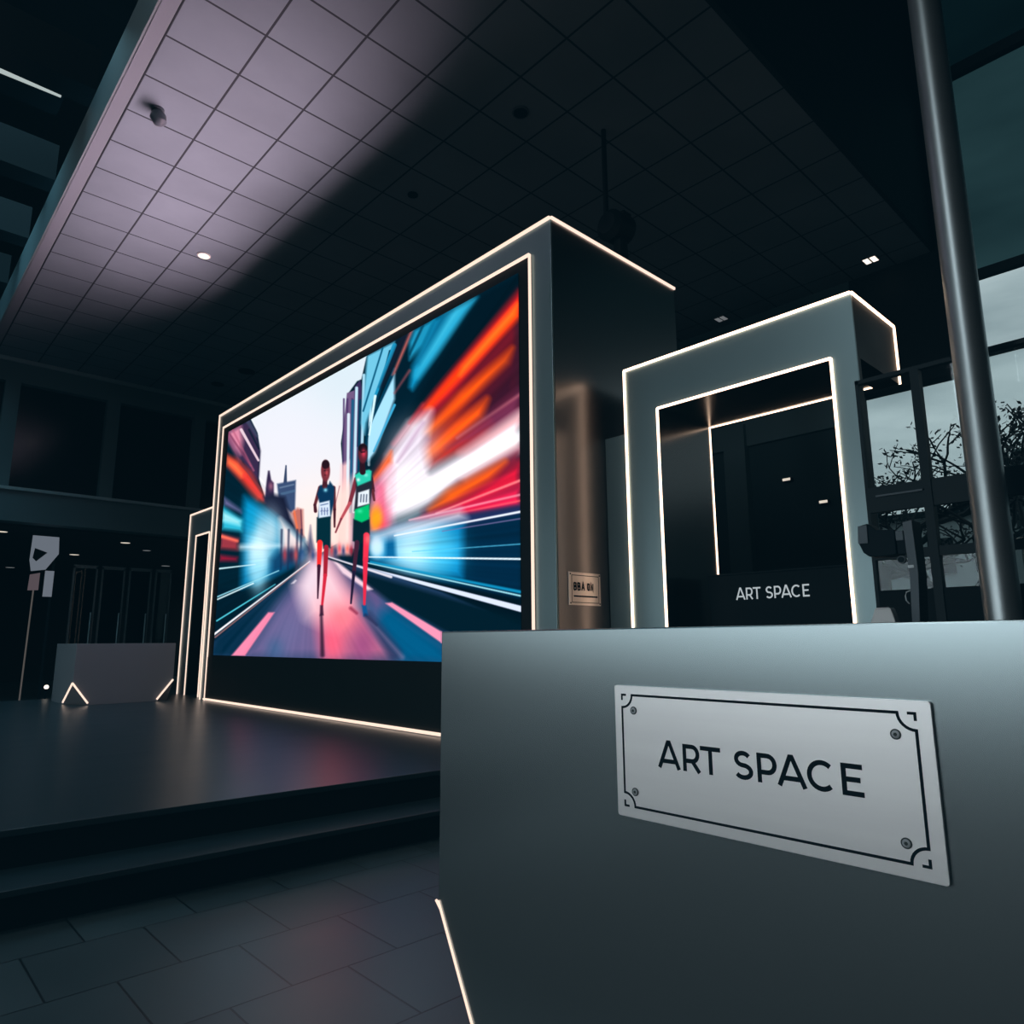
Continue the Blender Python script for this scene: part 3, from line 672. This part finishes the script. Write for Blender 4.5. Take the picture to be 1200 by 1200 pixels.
# counter inside the portal
def inner_counter():
    x, y0, y1, z = 4.646, 1.672, 2.83, 1.556
    t = thing('welcome_desk', (4.82, 2.25, SZ), 'black welcome desk with pale ART SPACE letters standing inside the lit portal', 'desk')
    d = MB(); d.prism([(x,y1,z),(x,y0,z),(x+.02,y0,SZ),(x+.02,y1-.03,SZ)], (.33,0,0)); d.build('desk_body', M['gloss_black2'], t, bevel=.003)
    MB().box(x-.008, y0, z, x+.34, y1+.005, z+.012).build('desk_top', M['plastic'], t, bevel=.002)
    letters(.535, .083, .13, lambda u, v, l: (x-.004-l*4, -u, v), -2.603, 1.375, M['letterglow'], t, .0004)
M['gloss_black2'] = pbr('black_lacquer', (.001,.006,.009,1), .5, 0, .1, 2, .06, .06)
M['letterglow'] = glow('softly_lit_letters', (.62,.70,.74,1), .72)
inner_counter()

# ------------------------------------------------------------------ far counter
def far_counter():
    x0, x1, y0, y1, z = 2.182, 3.38, 10.42, 11.55, 1.088
    t = thing('side_counter', (2.78, 11.0, SZ), 'small grey counter at the far left of the stage with cut-away lit bottom corners', 'counter')
    c, r = SZ+.265, .19
    MB().hull([(x0,y0,z),(x1,y0,z),(x0,y1,z),(x1,y1,z),(x0,y0,c),(x1,y0,c),(x0+r,y0,SZ),(x0,y0+r*2.2,SZ),(x1-r,y0,SZ),(x1,y0+r,SZ),(x0,y1,SZ),(x1,y1,SZ)]).build('counter_body', M['counter2'], t, bevel=.003)
    w = .020
    for p, q in (((x0,y0,c),(x0+r,y0,SZ+.01)), ((x0,y0,c),(x0,y0+r*2.2,SZ+.01)), ((x1,y0,c),(x1-r,y0,SZ+.01))):
        cut_led(t, p, q, w, (-.004,-.006,.014))
M['counter2'] = pbr('grey_laminate', (.26,.27,.29,1), .5, .2, .05, 1.5)
far_counter()
t = thing('floor_light', (2.30, 12.6, 0), 'tiny round white light low down left of the far counter', 'light')
MB().tube([(2.30,12.6,0),(2.30,12.6,.43)], [.02,.014], 10).build('stem', M['plastic'], t)
bm = bmesh.new(); bmesh.ops.create_uvsphere(bm, u_segments=14, v_segments=8, radius=.032)
mb = MB().add([(v.co.x+2.30, v.co.y+12.6, v.co.z+.455) for v in bm.verts], [[v.index for v in f.verts] for f in bm.faces]); bm.free()
mb.build('bulb', M['downlight'], t, smooth=True)

# ------------------------------------------------------------------ things on the near counter
def scanner():
    x = 1.489
    t = thing('ticket_scanner', (x, .46, ZK), 'dark upright ticket scanner with boxy head, on the counter beside the steel pole', 'scanner')
    MB().box(x+.03, .52, ZK, x+.10, .42, ZK+.010).build('base', M['plastic'], t, bevel=.003)
    # post: pale front face, dark side
    MB().prism([(x,.4698,1.3235),(x,.4535,1.3255),(x,.4515,1.222),(x,.4585,ZK+.002),(x,.4715,ZK+.002),(x,.4665,1.222)], (.004,0,0)).build('post_front', M['plastic2'], t)
    MB().prism([(x+.0042,.4690,1.3245),(x+.0042,.4530,1.3262),(x+.0042,.4510,1.222),(x+.0042,.4580,ZK+.002),(x+.0042,.4710,ZK+.002),(x+.0042,.4660,1.222)], (.045,0,0)).build('post', M['plastic'], t, bevel=.001)
    # head: bevelled square face at the left, boxy body tapering towards the post
    o_ = [(.5525,1.3255),(.5355,1.3285),(.5195,1.3140),(.486,1.3110),(.486,1.2620),(.511,1.2600),(.538,1.2620),(.548,1.2705),(.5550,1.2890)]
    MB().prism([(x,a,z) for a,z in o_], (.045,0,0)).build('scanner_head', M['plastic'], t, bevel=.0015)
    MB().prism([(x-.0030,.5530,1.3250),(x-.0030,.5355,1.3255),(x-.0030,.5362,1.2885),(x-.0030,.5555,1.2893)], (.0028,0,0)).build('head_face', M['plastic2'], t, bevel=.0005)
    MB().box(x-.001, .4845, 1.288, x+.02, .4705, 1.3075).build('bracket', M['plastic2'], t, bevel=.001)
    MB().box(x+.002, .484, 1.262, x+.02, .4690, 1.288).build('bracket', M['plastic'], t)
    MB().tube([(x+.004,.4770,1.2500),(x-.006,.4770,1.2500)], .0075, 18).build('knob', M['plastic2'], t)
    MB().tube([(x-.0062,.4770,1.2500),(x-.0075,.4770,1.2500)], .0058, 18).build('knob_cap', M['plastic'], t)
    MB().box(x-.0030, .4670, 1.2330, x-.0002, .4570, 1.2385).build('clip', M['letter'], t, bevel=.0005)
    MB().tube([(x,.4685,1.190),(x-.004,.4745,1.187),(x-.005,.4765,1.180),(x-.004,.4760,1.171),(x,.4725,1.165)], .0012, 8).build('cable', M['letter'], t)
scanner()
def wedge():
    x = 1.489
    t = thing('card_holder', (x, .50, ZK), 'small white wedge-shaped holder on the counter at the foot of the ticket scanner', 'holder')
    MB().prism([(x-.045,.5345,ZK),(x-.045,.4830,ZK),(x-.045,.4915,1.1560),(x-.045,.5205,1.1560)], (.024,0,0)).build('holder_body', M['white'], t, bevel=.002)
    MB().box(x-.0455, .5185, 1.1562, x-.022, .4935, 1.1575).build('holder_lip', M['white'], t)
wedge()

# ------------------------------------------------------------------ steel pole
PX, PY = 3.9, .845
t = thing('steel_pole', (PX, PY, 0), 'tall satin steel pole rising behind the right end of the counter', 'pole')
MB().tube([(PX,PY,0),(PX,PY,10.5)], .0765, 48, False).build('tube', M['pole'], t, smooth=True)
MB().tube([(PX,PY,0),(PX,PY,.02),(PX,PY,.03)], [.14,.14,.12], 40).build('floor_flange', M['pole'], t, smooth=True)

# ------------------------------------------------------------------ glazed partition in front of the portal's right jamb
def partition():
    x = 4.20
    t = thing('glass_partition', (x, .6, 0), 'dark framed glass partition between the portal and the steel pole', 'partition')
    f = MB()
    f.box(x-.02, 1.478, 0, x+.02, 1.496, 2.592); f.box(x-.02, 1.496, 2.568, x+.02, .0, 2.592)
    f.build('frame', M['mullion'], t)
    MB().box(x-.02, 1.478, 1.80, x+.02, 0, 1.945).build('wide_rail', M['mullion'], t)
    MB().box(x-.02, 1.478, 1.530, x+.02, 0, 1.580).build('thin_rail', M['mullion'], t)
    MB().box(x-.03, 1.178-.022, 0, x+.03, 1.178+.022, 2.57).build('post', M['mullion'], t)
    MB().box(x-.02, 1.478, 0, x+.02, 0, 1.36).build('solid_panel', M['gloss_black2'], t)
    MB().box(x-.030, 1.44, 1.885, x-.021, 1.19, 1.895).build('handle_bar', M['plastic2'], t)
    MB().box(x-.004, 1.478, 1.36, x+.004, 0.0, 2.57).build('pane', M['glass'], t)
partition()

# ------------------------------------------------------------------ outdoors
MB().box(10.4, -40, -.3, 80, 60, -.1).build('ground_outside', M['ground'], **ST)
def tree(loc, h, seed, label, spread=1.0, leaves=3, group='bare trees outside the window'):
    rs = random.Random(seed); mb = MB(); lf = MB()
    def grow(p, d, L, r, depth):
        pts = [p]
        for k in range(3):
            d = (d+Vector((rs.uniform(-.3,.3), rs.uniform(-.3,.3), rs.uniform(-.15,.2)))).normalized(); pts.append(pts[-1]+d*L/3)
        mb.tube(pts, [r, r*.9, r*.8, r*.65], 6, False)
        if depth <= 2 and leaves:
            for k in range(leaves*(3-depth)):
                c = rs.choice(pts[1:])+Vector((rs.uniform(-.16,.16), rs.uniform(-.16,.16), rs.uniform(-.12,.12))); s_ = rs.uniform(.025,.06)
                a = Vector((rs.uniform(-1,1), rs.uniform(-1,1), rs.uniform(-1,1))).normalized()*s_; b = a.orthogonal().normalized()*s_*.6
                lf.add([c-a, c-b, c+a, c+b], [(0,1,2,3)])
        if depth == 0: return
        for k in range(3 if depth > 1 else 2):
            ax = Vector((rs.uniform(-.5,.5), rs.uniform(-1,1), rs.uniform(-.1,.7))).normalized()
            grow(pts[rs.choice((2,3,3))], (d*.5+ax*spread).normalized(), L*rs.uniform(.6,.85), r*.6, depth-1)
    grow(Vector(loc), Vector((0,0,1)), h*.40, h*.026, 5)
    t = thing('bare_tree', loc, label, 'tree', group)
    mb.build('branches', M['bark'], t); lf.build('leaves', M['bark'], t, kind='stuff')
tree((16.6, 5.6, -.1), 6.6, 4, 'bare tree with dense branches outside the left window pane', .9, 3)
tree((12.0, 3.0, -.1), 4.05, 21, 'bare tree with long sideways branches outside, just left of the steel pole', .8, 2)
tree((31, 5.5, -.1), 7.4, 5, 'distant tree top above the grey-green building at the far right edge', .8, 4)
def building():
    t = thing('pale_building', (22, 7, -.1), 'pale low building outside behind the bare trees', 'building')
    MB().box(21, 4.0, -.1, 26, 14, 4.3).build('wall', M['bldg'], t)
    for k in range(9):
        for z in (1.2, 2.75): MB().box(20.95, 4.4+k*1.05, z, 21.02, 5.0+k*1.05, z+.95).build('window', M['darkglass'], t)
    MB().box(20.8, 3.9, 4.3, 26.2, 14.1, 4.45).build('roof_edge', M['mullion'], t)
    t = thing('grey_green_building', (24, -3, -.1), 'grey-green block outside at the far right edge', 'building')
    MB().box(20, -14, -.1, 27, 3.75, 5.55).build('wall', M['bldg2'], t)
    for k in range(8): MB().box(19.96, -13+k*2.1, 1.6, 20.02, -11.6+k*2.1, 2.9).build('window', M['darkglass'], t)
building()
def hedge():
    rs = random.Random(2); mb = MB()
    for i in range(2600):
        c = Vector((rs.uniform(12.6,13.4), rs.uniform(-4,8), rs.uniform(0,1.55))); s_ = rs.uniform(.05,.12)
        a = Vector((rs.uniform(-1,1), rs.uniform(-1,1), rs.uniform(-1,1))).normalized()*s_; b = a.orthogonal().normalized()*s_*.6
        mb.add([c-a, c-b, c+a, c+b], [(0,1,2,3)])
    mb.box(12.75, -4, -.1, 13.25, 8, 1.45)
    o = mb.build('hedge', M['hedge']); tag(o, 'dark clipped hedge outside the window behind the partition', 'hedge')
hedge()

# ------------------------------------------------------------------ ceiling fittings
def disc_fitting(name, x, y, z, r, rim, face, label, cat, group=None, ry=None):
    t = thing(name, (x, y, z), label, cat, group)
    MB().tube([(x,y,z+.02),(x,y,z-.012),(x,y,z-.016)], [r,r,r*.86], 28).build('rim', rim, t, smooth=True)
    MB().tube([(x,y,z-.0165),(x,y,z-.018)], [r*.82, r*.80], 28).build('lens', face, t)
    return t
G = 'fittings in the tiled ceiling'
disc_fitting('downlight', 2.904, 9.053, ZC, .085, M['white'], M['downlight'], 'round lit downlight in the pink-lit ceiling tiles above the screen', 'ceiling light')
disc_fitting('downlight', 4.21, 4.335, ZC, .085, M['plastic2'], M['plastic'], 'unlit round downlight in the dark ceiling above the top of the video wall', 'ceiling light')
disc_fitting('downlight', 4.19, 6.108, ZC, .06, M['plastic'], M['plastic'], 'small dark round fitting in the ceiling between the two round downlights', 'ceiling light')
disc_fitting('downlight', 4.858, 13.737, ZC, .12, M['plastic'], M['plastic'], 'dark round ceiling fitting nearest the far end wall', 'ceiling light')
disc_fitting('downlight', 5.005, 12.686, ZC, .15, M['plastic'], M['plastic'], 'wide dark round ceiling fitting over the far corner of the video wall', 'ceiling light')
def square_light(x, y, m, label):
    t = thing('square_downlight', (x, y, ZC), label, 'ceiling light', 'square downlights in the dark ceiling')
    MB().box(x-.10, y-.10, ZC-.012, x+.10, y+.10, ZC+.02).build('rim', M['plastic2'], t, bevel=.003)
    for s_ in (-1, 1): MB().box(x-.075, y+s_*.045-.034, ZC-.016, x+.075, y+s_*.045+.034, ZC-.0125).build('lens', m, t)
square_light(9.578, 3.07, M['downlight2'] if 'downlight2' in M else M['downlight'], 'lit square twin downlight in the ceiling above the portal')
square_light(9.675, 5.389, M['dimlight'], 'dim square twin downlight in the ceiling between video wall and portal')
def sensor():
    x, y = 1.616, 6.685
    t = thing('ceiling_sensor', (x, y, ZC), 'dark pointed sensor hanging from the tiles near the ceiling edge', 'sensor')
    MB().tube([(x,y,ZC),(x,y,ZC-.02)], .06, 20).build('mount', M['plastic2'], t)
    MB().tube([(x,y,ZC-.02),(x+.01,y+.01,ZC-.07),(x+.03,y,ZC-.13),(x+.035,y,ZC-.16)], [.045,.075,.06,.02], 16).build('sensor_body', M['plastic2'], t, smooth=True)
sensor()
def moving_head():
    x, y = 5.0, 3.82
    t = thing('stage_spotlight', (x, y, 6.16), 'black stage spotlight hanging on a rod above the side of the video wall', 'spotlight')
    MB().tube([(x,y+.13,6.16),(x,y+.13,5.1)], .025, 12).build('rod', M['bezel'], t)
    MB().box(x-.06, y-.13, 5.08, x+.06, y+.17, 5.13).build('yoke', M['bezel'], t, bevel=.01)
    MB().tube([(x-.17,y+.0,5.0),(x-.12,y,5.0),(x+.10,y,5.02),(x+.16,y,5.02)], [.10,.15,.15,.09], 20).build('lamp_body', M['bezel'], t, smooth=True)
    MB().tube([(x,y-.03,4.90),(x,y-.03,4.70)], [.06,.075], 14).build('snout', M['bezel'], t)
moving_head()

# ------------------------------------------------------------------ atrium roof structure (upper left)
for i, (a, zb, zt) in enumerate(((6.6,6.95,7.45), (8.05,6.95,7.45), (10.1,6.95,7.45), (11.9,6.95,7.45), (13.7,6.95,7.45))):
    MB().box(-6.5, a-.17, zb, 1.30, a+.17, zt).build('trim_%d' % (10+i), M['beam'], **ST)
t = thing('strip_light', (-1, 8.72, 7.3), 'long white strip light between the dark roof beams at upper left', 'ceiling light')
MB().box(-4, 8.15, 7.313, 1.13, 9.15, 7.40).build('tray', M['dark'], t)
MB().prism([(-4,8.2,7.30),(1.10,8.67,7.30),(1.10,8.76,7.30),(-4,9.1,7.30)], (0,0,.012)).build('tube', M['sky_strip'], t)

# ------------------------------------------------------------------ far gallery, ground level (behind the far counter)
def reflected_leaves():  # framed leaves modelled in place of faint reflected vertical lines
    g = 'glazed door leaves in the dark far hall'
    names = ['leftmost', 'second from left', 'third from left', 'rightmost']
    for i, b in enumerate((2.95, 3.42, 3.89, 4.36)):
        t = thing('glass_door', (b, AF+.1, 0), 'dim glass door leaf in the far hall behind the far counter, %s of four' % names[i], 'door', g)
        wd = .40 if i < 3 else .30
        f = MB()
        for xx in (b, b+wd-.03): f.box(xx, AF+.08, .05, xx+.03, AF+.12, 2.5)
        f.box(b, AF+.08, 2.46, b+wd, AF+.12, 2.52); f.box(b, AF+.08, .05, b+wd, AF+.12, .2)
        f.build('door_frame', M['doorframe'], t)
        MB().box(b+.03, AF+.095, .2, b+wd-.03, AF+.105, 2.46).build('pane', M['smoked'], t)
        MB().tube([(b+wd-.06, AF+.05, .95),(b+wd-.06, AF+.05, 1.65)], .012, 8).build('handle', M['fartrim'], t)
M['doorframe'] = pbr('dim_aluminium', (.10,.13,.14,1), .4, .4, .1, 3)
reflected_leaves()
def far_hall_shapes():
    y = AF+.35  # glowing shape added in place of a bright patch reflected in the far glass
    t = thing('lit_poster', (2.5, y, 1.9), 'pale grey lit poster with a dark triangle, hanging in the far hall at left', 'poster')
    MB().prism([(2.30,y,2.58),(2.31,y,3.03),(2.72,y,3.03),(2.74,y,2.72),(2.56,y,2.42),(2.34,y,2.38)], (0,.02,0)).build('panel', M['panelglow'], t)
    MB().prism([(2.34,y-.004,2.62),(2.36,y-.004,2.80),(2.56,y-.004,2.73),(2.40,y-.004,2.56)], (0,.003,0)).build('dark_shape', M['bezel'], t)
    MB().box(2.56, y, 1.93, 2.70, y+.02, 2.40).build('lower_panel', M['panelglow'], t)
    MB().box(2.66, y+.02, 0, 2.70, y+.05, 3.15).build('post', M['mullion'], t)
    t = thing('sign_on_stick', (2.40, AF+.15, 0), 'small pinkish placard on a thin pale stick in the far hall at left', 'sign')
    MB().prism([(2.29,AF+.15,2.02),(2.30,AF+.15,2.30),(2.45,AF+.15,2.34),(2.45,AF+.15,2.03)], (0,.012,0)).build('placard', M['panelglow2'], t)
    MB().bar((2.38,AF+.17,2.05), (2.36,AF+.17,0), .022).build('stick', M['stick'], t)
M['stick'] = glow('dim_pale_stick', (.5,.45,.42,1), .16)  # pale tone of the stick is its own glow, not light on it
far_hall_shapes()
gl = ['leftmost lit downlight of the far hall, cut by the picture edge', 'bright far-hall downlight above the far counter, nearest the video wall', 'middle bright downlight of the far hall, right of the lit poster',
      'faint downlight deep in the far hall, left of the placard', 'faint downlight deep in the far hall beside the narrow portal', 'faint far-hall downlight just above and left of the narrow portal']
for (x, y, r, m), lab in zip(((1.93,15.95,.11,'farlight'),(4.07,16.13,.11,'farlight'),(3.757,19.1,.12,'farlight'),(3.13,23.5,.13,'dimlight'),(6.19,20.4,.13,'dimlight'),(4.79,17.2,.10,'dimlight')), gl):
    disc_fitting('downlight', x, y, 3.16, r, M['plastic'], M[m], lab, 'ceiling light', 'downlights of the far hall')
# small wall lights seen through the portal
for (a, z, m, lab) in ((4.616,3.409,'farlight','small lit wall lamp seen through the portal, upper of the pair'), (4.106,3.0,'farlight','small lit wall lamp seen through the portal, right beside its light strip')):
    t = thing('wall_lamp', (XW-.05, a, z), lab, 'wall light', 'small lamps on the dark rear wall')
    MB().box(XW-.09, a-.07, z-.026, XW-.002, a+.07, z+.026).build('lamp_housing', M['plastic'], t, bevel=.006)
    MB().box(XW-.10, a-.058, z-.019, XW-.0905, a+.058, z+.019).build('lamp_glass', M[m], t, bevel=.003)

# ------------------------------------------------------------------ light
def area(name, loc, direction, sx, sy, power, col, spread=180):
    l = bpy.data.lights.new(name, 'AREA'); l.shape = 'RECTANGLE'; l.size = sx; l.size_y = sy; l.energy = power; l.color = col
    l.spread = math.radians(spread)
    o = bpy.data.objects.new(name, l); COL.objects.link(o); o.location = loc
    o.rotation_euler = Vector(direction).to_track_quat('-Z', 'Y').to_euler()
    return o
area('screen_wash', (3.62, 7.5, 4.15), (-1,0,.50), 4.8, .12, 160, (1,.62,.70), 124)
area('hall_daylight', (-5.6, 5.2, 1.95), (1,-.12,-.10), 9.5, 1.4, 60, (.86,.96,1.0), 100)
area('tall_window_daylight', (-6.2, 3.0, 6.6), (1,-.12,-.25), 1.0, 6.5, 120, (.86,.96,1.0), 150)  # lamp added out of view for the long highlight on the pole
area('roof_daylight', (-2.2, 9.5, 9.5), (.12,.05,-1), 4.5, 9, 250, (.36,.80,1.0), 110)

w = bpy.data.worlds.new('overcast_sky'); SC.world = w; w.use_nodes = True; nt = w.node_tree; nt.nodes.clear()
N = nt.nodes.new; L = nt.links.new
out = N('ShaderNodeOutputWorld'); bg = N('ShaderNodeBackground'); L(bg.outputs[0], out.inputs[0])
tc = N('ShaderNodeTexCoord'); nz = N('ShaderNodeTexNoise'); nz.inputs['Scale'].default_value = 3.2; nz.inputs['Detail'].default_value = 7
mp = N('ShaderNodeMapping'); mp.inputs['Scale'].default_value = (1,1,4); L(tc.outputs['Generated'], mp.inputs[0]); L(mp.outputs[0], nz.inputs['Vector'])
cr = N('ShaderNodeValToRGB'); cr.color_ramp.elements[0].position = .35; cr.color_ramp.elements[0].color = (.19,.25,.27,1)
cr.color_ramp.elements[1].position = .68; cr.color_ramp.elements[1].color = (.40,.48,.50,1)
L(nz.outputs['Fac'], cr.inputs[0]); L(cr.outputs[0], bg.inputs[0]); bg.inputs[1].default_value = 1.4

SC.view_settings.view_transform = 'Standard'; SC.view_settings.look = 'None'
SC.view_settings.use_curve_mapping = True      # faint teal lift in the shadows, as the camera graded it
cm = SC.view_settings.curve_mapping
for k, lift in ((0, .0006), (1, .0034), (2, .0054)): cm.curves[k].points[0].location = (0, lift)
cm.update()
SC.cycles.use_denoising = True
SC.cycles.max_bounces = 8; SC.cycles.transparent_max_bounces = 12
SC.cycles.sample_clamp_indirect = 4
